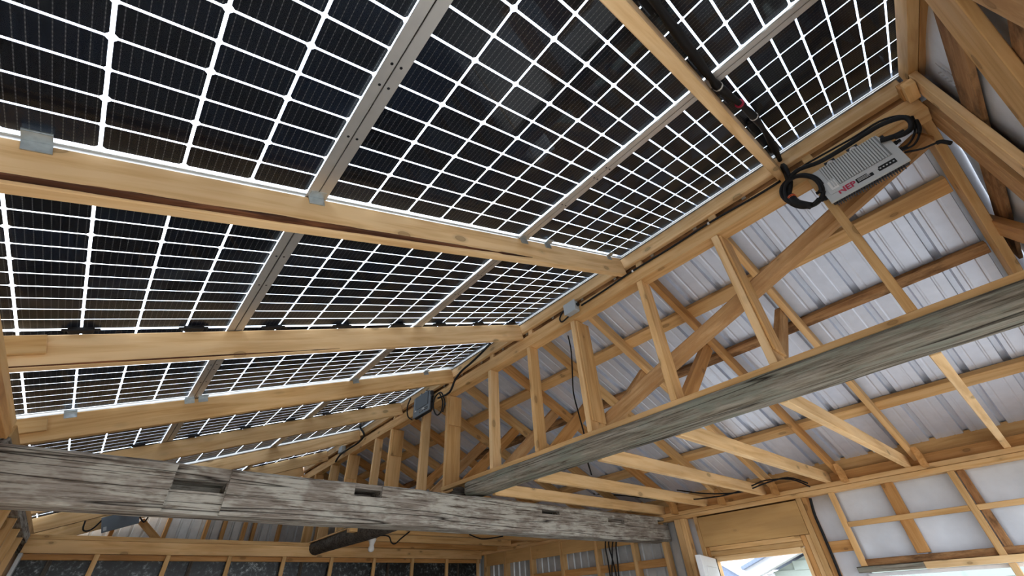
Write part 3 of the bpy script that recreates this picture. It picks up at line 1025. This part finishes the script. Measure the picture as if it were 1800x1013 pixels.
# ================================================================== metal-side rafters, ties, webs, purlins
RRAF = [0.500, 1.035, 1.590, 2.100, 2.625, 3.20, 3.75, 4.30, 4.85, 5.40, 5.95, 6.50, 7.05]
for i, yy in enumerate(RRAF):
    o = board('roof_rafter', onR(2.195, yy + 0.019, 0.045), onR(4.72, yy + 0.019, 0.045), NR, 0.088, 0.038, (PINE, PINE_DEEP, PINE)[i % 3], None, nx=4)
    tag(o, 'pine rafter under the ribbed steel roof, %s counted from the gable wall' % ORD[i], 'rafter', 'rafters under the steel roof', kind='thing')
    # heel block standing on the wall plate beside the rafter
    hz = (D0 - 4.50 * math.sin(PV)) / math.cos(PV)
    hb = done(prism_bm([(-0.045, 0.0), (0.045, 0.0), (0.045, 0.085), (-0.045, 0.135)], 0.036))
    link('heel_block', hb, PINE_DEEP, o, Matrix.Translation(P(4.50, yy - 0.020, 0.665)) @ Matrix.Rotation(math.pi / 2, 4, 'X'))
TIES = [0.015, 0.585, 1.145, 1.700, 2.280, 2.790, 3.83, 4.38, 4.93, 5.48]
for i, yy in enumerate(TIES):
    x0 = 2.215 if i < 5 else 2.24
    o = board('ceiling_tie', P(x0, yy, 0.730), P(4.60, yy, 0.733), (0, 0, 1), 0.086, 0.038, PINE_PALE if i < 6 else PINE, None)
    if i == 5:
        lab = 'pale pine tie lying just above the grey cross beam'
    elif i < 5:
        lab = 'pale pine tie from the lengthwise beam to the wall plate, %s from the gable' % ORD[i]
    else:
        lab = 'pine tie beyond the grey cross beam, %s past it' % ORD[i - 6]
    tag(o, lab, 'tie', 'ceiling ties', kind='thing')
for i, yy in enumerate(RRAF[0:8]):
    a_ = P(2.30, yy + 0.060, 0.87) if abs(yy - 1.59) > 0.01 else P(2.40, yy + 0.060, 0.965); b_ = onR(2.93, yy + 0.060, 0.02)
    o = board('web_strut', a_, b_, (0.66, 0, -0.62), 0.092, 0.036, PINE_DEEP if i % 2 else POLE, None)
    tag(o, 'short slanting strut from the lengthwise beam up to the %s steel roof rafter' % ORD[i], 'strut', 'truss struts', kind='thing')
PUR = [(2.71, 0.10, 0.038, PINE, 'pine board purlin under the steel roof, next below the ridge', 0.0), (3.165, 0.08, 0.045, ROUGH, 'rough bark edged purlin under the steel roof', 0.004),
       (3.62, 0.08, 0.040, ROUGH, 'rough purlin hidden mostly behind the lengthwise beam', 0.004), (4.09, 0.10, 0.038, PINE, 'pine purlin under the steel roof above the ceiling ties', 0.0)]
for x, w_, t_, mt_, lab, rg in PUR:
    o = board('purlin', onR(x, -0.455, 0.1085), onR(x, Y_END, 0.1085), UR, w_, 0.036 if not rg else 0.030, mt_, None, nx=60 if rg else 1, rough=rg, seed=x)
    tag(o, lab, 'purlin', kind='thing')
# peeled pole bracing the stud row
pb = board('pole_brace', P(2.292, 1.76, 0.895), P(2.292, -0.455, 1.665), (0, 0.33, 0.95), 0.100, 0.060, POLE, None, bev=0.018, nx=30, rough=0.006, seed=2, sub=2)
tag(pb, 'long peeled pole brace rising diagonally behind the posts', 'brace', kind='thing')

# loft boards over the partition bay
for i, (yy, z0, z1, mt_) in enumerate(((5.30, 0.665, 0.755, PINE), (5.62, 0.64, 0.70, PINE_DEEP), (5.80, 0.72, 0.80, PINE))):
    o = bx('loft_joist', 2.18, X_WALL, yy, yy + 0.045, z0, z1, mt_)
    tag(o, 'cross joist in front of the partition, %s one from the cross beam' % ORD[i], 'joist', 'loft joists', kind='thing')

# ================================================================== inverters
fin_w = 0.0062


def inverter(X, ya, yb, z0, z1, label, shell, logo):
    """face towards -x; ya > yb along the building"""
    W, Hh = ya - yb, z1 - z0
    root = empty('microinverter', P(X + 0.03, (ya + yb) / 2, z0))
    tag(root, label, 'inverter', 'panel inverters')
    # local frame: x to the reader's right (-Y), y up, z towards the reader (-X)
    F = Matrix((Vector((0, -1, 0)), Vector((0, 0, 1)), Vector((-1, 0, 0)))).transposed().to_4x4()
    F.translation = P(X, (ya + yb) / 2, (z0 + z1) / 2)
    T = Matrix.Translation
    sh = link('cover', done(prism_bm([(-W / 2, -Hh / 2), (W / 2, -Hh / 2), (W / 2, Hh / 2 - 0.06), (W / 2 - 0.016, Hh / 2 - 0.05), (W / 2 - 0.026, Hh / 2), (-W / 2, Hh / 2)], 0.012)), shell, root, F @ T((0, 0, -0.006)))
    fins = [moved(box_bm(fin_w, Hh * 0.66, 0.006, 0), (-W / 2 + 0.045 + k_ * 0.0100, Hh * 0.16, 0.003)) for k_ in range(int((W - 0.075) / 0.0100))]
    link('groove_shade', done(box_bm(W - 0.07, Hh * 0.66, 0.0012, 0)), INV_GROOVE_SHADE if logo else INV_BACK, sh, F @ T((0.005, Hh * 0.16, 0.0004)))  # added dark sheet, shade between the fins given by its colour
    link('fins', done(merge(*fins)), shell, sh, F)
    bk = link('heat_sink', done(merge(box_bm(W - 0.01, Hh - 0.01, 0.03, 0.003), *[moved(box_bm(0.004, 0.012, 0.022, 0), (-W / 2 + 0.02 + k_ * 0.010, -Hh / 2 - 0.002, 0)) for k_ in range(int((W - 0.03) / 0.010))])), INV_BACK, root, F @ T((0, 0, -0.028)))
    for u in (-0.20, 0.12):
        tb_ = link('mounting_tab', done(box_bm(0.045, 0.04, 0.004, 0.001)), INV_BACK, root, F @ T((u * W, Hh / 2 + 0.012, -0.02)))
        link('washer', done(lathe_bm([(0.0035, 0.0), (0.013, 0.0), (0.013, 0.003), (0.0035, 0.003)], 18)), WHITE, tb_, F @ T((u * W, Hh / 2 + 0.013, -0.0175)))
    link('label_strip', done(box_bm(W * 0.21, Hh * 0.13, 0.0006, 0)), BLACK, root, F @ T((W * 0.0, -Hh * 0.335, 0.0006)))
    link('label_strip', done(box_bm(W * 0.22, Hh * 0.12, 0.0006, 0)), BLACK, root, F @ T((W * 0.28, -Hh * 0.335, 0.0006)))
    link('label_strip', done(box_bm(W * 0.14, Hh * 0.09, 0.0006, 0)), LABELGREY, root, F @ T((W * 0.115, -Hh * 0.27, 0.0007)))
    for k_ in range(5):
        link('label_symbol', done(lathe_bm([(0.0036, 0), (0.0036, 0.0004)], 8)), LABELGREY, root, F @ T((W * (0.20 + 0.04 * k_), -Hh * 0.335, 0.001)))
    for k_ in range(3):
        link('label_line', done(box_bm(W * 0.15, Hh * 0.012, 0.0004, 0)), LABELGREY, root, F @ T((W * -0.01, -Hh * (0.30 + 0.03 * k_), 0.001)))
    link('sticker_frame', done(box_bm(W * 0.17, Hh * 0.40, 0.002, 0.0006)), shell, root, F @ T((-W * 0.36, -Hh * 0.12, 0.001)))
    link('sticker', done(box_bm(W * 0.10, Hh * 0.26, 0.0008, 0)), WHITE, root, F @ T((-W * 0.345, -Hh * 0.10, 0.0024)))
    if logo:
        link('lettering', text_me('NEP', 0.040, REDINK, 0.0003), None, root, F @ T((-W * 0.235, -Hh * 0.35, 0.001)))
    # cable glands at the two ends
    for sgn, v_ in ((-1, -0.25), (-1, 0.0), (1, -0.1), (1, 0.12)):
        link('cable_gland', done(lathe_bm([(0.010, 0), (0.010, 0.012), (0.007, 0.013), (0.007, 0.026)], 12)), BLACK, root,
             F @ T((sgn * W / 2, v_ * Hh, -0.02)) @ Matrix.Rotation(sgn * math.pi / 2, 4, 'Y'))
    return root


inverter(2.045, -0.010, -0.316, 1.420, 1.625, 'large light grey inverter with red lettering beside the ridge', INV, True)
inverter(2.03, 3.83, 3.51, 1.565, 1.775, 'small dark inverter hanging from the plate near the cross beam', INV_DARK, False)

# third inverter on the second rafter past the cross beam: seen under the beam
r3 = empty('microinverter', P(0.156, 7.26, 0.95))
tag(r3, 'dark grey inverter on a rafter seen beneath the cross beam', 'inverter', 'panel inverters')
F3 = Matrix((UL, NL, -YV)).transposed()
if F3.determinant() < 0:
    F3 = Matrix((UL, NL, UL.cross(NL))).transposed()
F3 = F3.to_4x4(); F3.translation = P(0.156, 7.262, 1.025)
zs = -1 if (F3.to_3x3() @ Vector((0, 0, 1))).y > 0 else 1
link('cover', done(box_bm(0.33, 0.165, 0.012, 0.003)), INV_DARK, r3, F3)
link('heat_sink', done(box_bm(0.32, 0.155, 0.03, 0.002)), INV_BACK, r3, F3 @ Matrix.Translation((0, 0, -zs * 0.02)))
for u in (-0.05, 0.07):
    link('mounting_tab', done(box_bm(0.04, 0.03, 0.004, 0.001)), INV_BACK, r3, F3 @ Matrix.Translation((u, 0.093, -zs * 0.01)))
link('sticker', done(box_bm(0.028, 0.04, 0.0008, 0)), LABELGREY, r3, F3 @ Matrix.Translation((-0.135, -0.045, zs * 0.0066)))
tag(tube('inverter_lead', [P(0.31, 7.27, 1.09), P(0.38, 7.26, 1.02), P(0.41, 7.26, 1.10), P(0.48, 7.26, 1.18)], 0.008, BLACK), 'thin black lead curling off the dark inverter beneath the cross beam', 'cable')
tag(tube('inverter_lead', [P(-0.16, 7.27, 1.06), P(-0.14, 7.26, 0.92), P(-0.07, 7.26, 0.92), P(-0.01, 7.27, 1.03)], 0.008, BLACK), 'thin black lead looping below the dark inverter beneath the cross beam', 'cable')

# ================================================================== cables


def atL(px, py, d):
    r_ = ray(px, py); q = r_ * (d / r_.dot(NL)); return P(*q)


bund = [(1140, -30), (1150, 0), (1185, 50), (1245, 130), (1262, 152), (1300, 182), (1325, 205), (1345, 232), (1362, 262), (1374, 288)]
pts = [atL(px, py, 0.972) for px, py in bund]
c1_ = tube('cable_bundle', pts, lambda u: 0.014 + 0.003 * math.sin(31 * u), BLACK)
tag(c1_, 'thick black cable bundle running down beside the overhead rafter', 'cable')
pts2 = [q + Vector((0.018 * math.sin(i * 1.7), 0.012 * math.cos(i * 2.1), 0.006)) for i, q in enumerate(pts)]
tag(tube('cable', pts2, 0.005, BLACK), 'thin black lead twisting around the thick cable bundle', 'cable')
for i, (k_, col) in enumerate(((4, WHITE), (5, REDINK), (6, WHITE))):
    link('cable_tie', done(lathe_bm([(0.0175, -0.004), (0.0175, 0.004)], 10)), col, c1_, Matrix.Translation(pts[k_]) @ (pts[k_ + 1] - pts[k_]).to_track_quat('Z', 'Y').to_matrix().to_4x4())
drop = [atL(1374, 288, 0.965), atX(1381, 300, 2.06), atX(1388, 322, 2.055), atX(1385, 345, 2.05)]
tag(tube('cable', drop, 0.016, BLACK), 'short thick black drop of cables between the rafter and the coil', 'cable')
coil_c = (1413, 336)
for i, (rx, ry, ph, x_) in enumerate(((35, 29, 0.0, 2.035), (32, 27, 0.5, 2.025), (37, 26, 1.1, 2.045))):
    pts = [atX(coil_c[0] + rx * math.cos(a_ * 0.42 + ph) - 1.5 * i, coil_c[1] + ry * math.sin(a_ * 0.42 + ph), x_ + 0.008 * math.sin(a_)) for a_ in range(15)]
    tag(tube('cable_coil', pts, 0.0085, BLACK), 'black cable loop of the coil beside the large inverter, %s turn' % ('outer', 'inner', 'lowest')[i], 'cable', 'turns of the black cable coil')
con = [atX(1390, 345, 2.02), atX(1400, 356, 2.015), atX(1425, 362, 2.015)]
cn = tube('cable_connectors', con, 0.018, BLACK, sides=8)
tag(cn, 'black plug connectors bunched at the bottom of the coil', 'connector')
for u in (0.15, 0.3):
    q = con[0].lerp(con[1], u)
    link('orange_seal', done(lathe_bm([(0.0190, -0.002), (0.0190, 0.002)], 10)), plain('orange_rubber', (0.7, 0.12, 0.03), 0.6), cn, Matrix.Translation(q) @ (con[1] - con[0]).to_track_quat('Z', 'Y').to_matrix().to_4x4())
over = [(1388, 312), (1405, 298), (1440, 285), (1480, 262), (1520, 236), (1552, 218), (1585, 207), (1600, 212), (1601, 226), (1588, 236), (1573, 241)]
tag(tube('cable', [atX(px, py, 2.03) for px, py in over], 0.011, BLACK), 'black cable arching over the top of the large inverter into its plug', 'cable')
over2 = [(1392, 310), (1412, 292), (1450, 270), (1500, 242), (1545, 214), (1580, 204), (1602, 208)]
tag(tube('cable', [atX(px, py, 2.05) for px, py in over2], 0.005, BLACK), 'thin black lead strung above the large inverter', 'cable')
tag(tube('cable_plug', [atX(1548, 247, 2.035), atX(1572, 240, 2.035), atX(1590, 231, 2.035)], 0.012, BLACK), 'black barrel plug at the upper corner of the large inverter', 'connector')
tails = [([(1590, 268), (1620, 262), (1640, 254), (1655, 249), (1672, 252)], 'lowest black connector lead sticking out past the large inverter'),
         ([(1588, 264), (1606, 255), (1615, 240), (1616, 225), (1610, 212)], 'middle black connector lead curving up beside the large inverter'),
         ([(1586, 262), (1600, 250), (1608, 232), (1606, 215), (1602, 206)], 'inner black connector lead curving up beside the large inverter')]
for pl, lab in tails:
    q = [atX(px, py, 2.045) for px, py in pl]
    o = tube('connector_lead', q, 0.0045, BLACK)
    tag(o, lab, 'cable', 'connector leads of the large inverter')
    tube('connector', [q[-3].lerp(q[-2], 0.4), q[-2], q[-1]], 0.0085, BLACK, o)
# cable clipped on the ridge plate
run = [(1372, 318), (1330, 344), (1250, 390), (1180, 435), (1110, 478), (1060, 512), (1022, 537)]
tag(tube('cable', [atX(px, py, 2.092) for px, py in run], 0.0065, BLACK), 'black cable clipped along the ridge plate to the grey junction box', 'cable')
for px, py in ((1245, 393), (1112, 477)):
    o = link('cable_staple', done(box_bm(0.010, 0.012, 0.016, 0.002)), WHITE, None, Matrix.Translation(atX(px, py, 2.09)))
    tag(o, 'white cable staple on the ridge plate, %s' % ('upper one' if px > 1200 else 'lower one by the bark edged rafter'), 'staple')
jx = link('junction_box', done(merge(box_bm(0.055, 0.105, 0.085, 0.006), moved(box_bm(0.006, 0.112, 0.092, 0.002), (-0.026, 0, 0)))), GREYBOX, None, Matrix.Translation(P(2.072, 1.612, 1.728)))
tag(jx, 'square grey junction box on the ridge plate above a wide post', 'junction box')
link('conduit_nut', done(lathe_bm([(0.014, 0), (0.014, 0.014)], 12)), BLACK, jx, Matrix.Translation(P(2.075, 1.560, 1.735)) @ Matrix.Rotation(math.pi / 2, 4, 'X'))
jx2 = link('junction_box', done(box_bm(0.06, 0.10, 0.09, 0.008)), GREYBOX, None, Matrix.Translation(P(2.06, 5.75, 1.74)))
tag(jx2, 'small grey junction box at the ridge just above the cross beam', 'junction box')
tail = [(1000, 556), (988, 566), (984, 560), (990, 548), (1000, 545)]
tag(tube('cable', [atX(px, py, 2.085) for px, py in tail], 0.006, BLACK), 'small black cable loop at the end of the grey junction box', 'cable')
hang = [(993, 570), (1003, 610), (1006, 650), (1008, 690), (1018, 730), (1027, 765), (1030, 800), (1040, 835)]
tag(tube('cable', [atX(px, py, 2.42) for px, py in hang], 0.0055, BLACK), 'thin black cable hanging down behind the widest post', 'cable')
for i, q_ in enumerate(([(1420, 850), (1385, 840), (1345, 850), (1300, 866), (1240, 868), (1190, 862)], [(1424, 856), (1390, 843), (1345, 845), (1320, 855), (1270, 872), (1180, 880), (1100, 872), (1030, 868)])):
    pts = []
    for px, py in q_:
        r_ = ray(px, py); t_ = 4.32 / r_.x
        pts.append(P(*(r_ * t_)))
    tag(tube('cable', pts, 0.006, BLACK), ('short', 'long')[i] + ' black cable draped across the ties near the wall plate', 'cable')
wc = [(1424, 876), (1432, 905), (1445, 935), (1462, 975), (1478, 1015), (1500, 1080)]
tag(tube('cable', [atX(px, py, X_WALL - 0.012) for px, py in wc], 0.011, BLACK), 'thick black cable running down the white wrap beside the door', 'cable')
for i, (xa, xb) in enumerate(((1064, 1073), (1070, 1084), (1077, 1076), (1083, 1088))):
    pts = [atX(xa + 8, 925, X_WALL - 0.02), atX(xa, 955, X_WALL - 0.03), atX((xa + xb) / 2, 985, X_WALL - 0.03), atX(xb, 1015, X_WALL - 0.02), atX(xb + 6, 1060, X_WALL - 0.02)]
    tag(tube('cable', pts, 0.008, BLACK), 'black cable hanging below the cross beam by the steel siding, %s of four' % ORD[i], 'cable', 'four cables hanging by the siding')
dr = [(862, 604), (845, 622), (826, 640), (812, 652), (800, 668), (790, 690), (770, 700)]
tag(tube('cable', [atX(px, py, 2.02) for px, py in dr], 0.010, BLACK), 'black cable sagging from the panels to the small dark inverter', 'cable')
lp = [(772, 690), (778, 705), (776, 722), (768, 730), (762, 718), (764, 700), (775, 690), (782, 708), (778, 725)]
tag(tube('cable_coil', [atX(px, py, 2.04) for px, py in lp], 0.007, BLACK), 'black cable loop beside the small dark inverter', 'cable')
lp = [(722, 700), (716, 716), (717, 732), (724, 738)]
tag(tube('cable', [atX(px, py, 2.03) for px, py in lp], 0.007, BLACK), 'black lead bowing out past the small dark inverter', 'cable')
lp = [(633, 752), (640, 765), (630, 778), (612, 790), (598, 800), (590, 812)]
tag(tube('cable', [atX(px, py, 2.06) for px, py in lp], 0.012, BLACK), 'black cable drooping along the ridge above the cross beam', 'cable')

# ================================================================== lamp under the loft joist
lq = ray(656, 938); lz = 0.657; lq = lq * (lz / lq.z)
LX, LY = lq.x, lq.y
lroot = empty('ceiling_lamp', P(LX, LY, lz))
tag(lroot, 'bare white bulb in a grey lampholder under the loft joist', 'lamp')
link('lampholder', done(lathe_bm([(0.055, 0.0), (0.058, -0.012), (0.050, -0.040), (0.034, -0.046)], 20), True), plain('dark_grey_holder', (0.10, 0.11, 0.10), 0.5), lroot, Matrix.Translation(P(LX, LY, lz)))
link('bulb', done(lathe_bm([(0.036, -0.044), (0.040, -0.056), (0.028, -0.085), (0.022, -0.105), (0.028, -0.125), (0.031, -0.142), (0.024, -0.158), (0.008, -0.165)], 20), True), BULB, lroot, Matrix.Translation(P(LX, LY, lz)))
lj = bx('lamp_board', 1.9, X_WALL, LY - 0.045, LY + 0.045, lz + 0.001, lz + 0.04, PINE)
tag(lj, 'flat pine board carrying the bare bulb', 'board')
cords = [(664, 942), (683, 943), (688, 954), (695, 956), (705, 947), (720, 935)]
tag(tube('cable', [atY(px, py, LY - 0.05) for px, py in cords], 0.007, BLACK), 'black lamp cord bending away from the bare bulb', 'cord')
cords = [(825, 940), (840, 946), (850, 948), (868, 946), (884, 943)]
tag(tube('cable', [atY(px, py, LY - 0.05) for px, py in cords], 0.007, BLACK), 'black cord sagging under the loft joist near the steel siding', 'cord')

# ================================================================== outside: neighbouring house seen through the door and window
hs = empty('neighbour_house', (12.0, 0.0, -0.12))
tag(hs, 'pale mint lap sided house with white raking eaves seen through the door', 'house')
HX, EZ, SL_ = 9.0, 1.80, 0.333           # gable face, eave height, roof slope
half = lambda z: 3.72 if z < EZ else 3.72 - (z - EZ) / SL_
z0 = -0.1
while half(z0 + 0.12) > 0.3:
    hw = half(z0 + 0.12)
    board('siding_board', Vector((HX, -hw, z0 + 0.06)), Vector((HX, hw, z0 + 0.06)), (0.10, 0, 1), 0.128, 0.014, MINT, hs, bev=0)
    z0 += 0.12
body = prism_bm([(-3.7, -0.1), (3.7, -0.1), (3.7, EZ), (0.0, EZ + 3.7 * SL_), (-3.7, EZ)], 6.0)
link('house_wall', done(body), MINT, hs, Matrix.Translation((HX + 3.03, 0, 0)) @ Matrix(((0, 0, 1, 0), (1, 0, 0, 0), (0, 1, 0, 0), (0, 0, 0, 1))))
for sg in (-1, 1):
    e = Vector((HX - 0.20, sg * 4.05, EZ - 0.11 + 0.10)); r_ = Vector((HX - 0.20, 0, EZ + 3.72 * SL_ + 0.12))
    board('rake_board', e, r_, (0, 0, 1), 0.17, 0.03, WHITEPAINT, hs)
    board('soffit', e + Vector((0.10, 0, -0.07)), r_ + Vector((0.10, 0, -0.07)), (1, 0, 0), 0.20, 0.02, WHITEPAINT, hs)
    board('house_roof', e + Vector((3.1, 0, 0.11)), r_ + Vector((3.1, 0, 0.11)), (1, 0, 0), 6.4, 0.05, ROOFBLUE, hs, bev=0)
    board('corner_trim', Vector((HX - 0.02, sg * 3.70, -0.1)), Vector((HX - 0.02, sg * 3.70, EZ)), (0, 1, 0), 0.12, 0.04, WHITEPAINT, hs)
sh = empty('garden_shed', (12.5, 7.5, -0.12))
tag(sh, 'blue shed with a steep roof seen through the open door', 'shed')
link('shed_wall', done(prism_bm([(5.15, -0.1), (8.6, -0.1), (8.6, 1.9), (6.9, 2.95), (5.15, 1.85)], 3.0)), ROOFBLUE, sh,
     Matrix.Translation((12.6, 0, 0)) @ Matrix(((0, 0, 1, 0), (1, 0, 0, 0), (0, 1, 0, 0), (0, 0, 0, 1))))
for sg in (-1, 1):
    board('shed_roof', Vector((12.6, 6.9 + sg * 1.95, 1.72)), Vector((12.6, 6.9, 2.98)), (1, 0, 0), 3.2, 0.05, WHITEPAINT, sh, bev=0)
bank = empty('gravel_bank', (22, 10, -0.12))
from mathutils import noise as _n
bm = bmesh.new()
g = []
for i in range(25):
    row = []
    for j in range(13):
        x, y_ = 18 + j * 0.6, -2 + i * 0.9
        row.append(bm.verts.new((x - 22, y_ - 10, (3.4 * math.sin(math.pi * j / 12) + 0.5 * _n.noise(Vector((x, y_, 0)))) * math.sin(math.pi * i / 24))))
    g.append(row)
for i in range(24):
    for j in range(12):
        bm.faces.new((g[i][j], g[i][j + 1], g[i + 1][j + 1], g[i + 1][j]))
link('slope', done(bm, True), PEACH, bank, Matrix.Translation((22, 10, -0.14)))
tag(bank, 'peach coloured bank rising behind the mint house', 'bank')
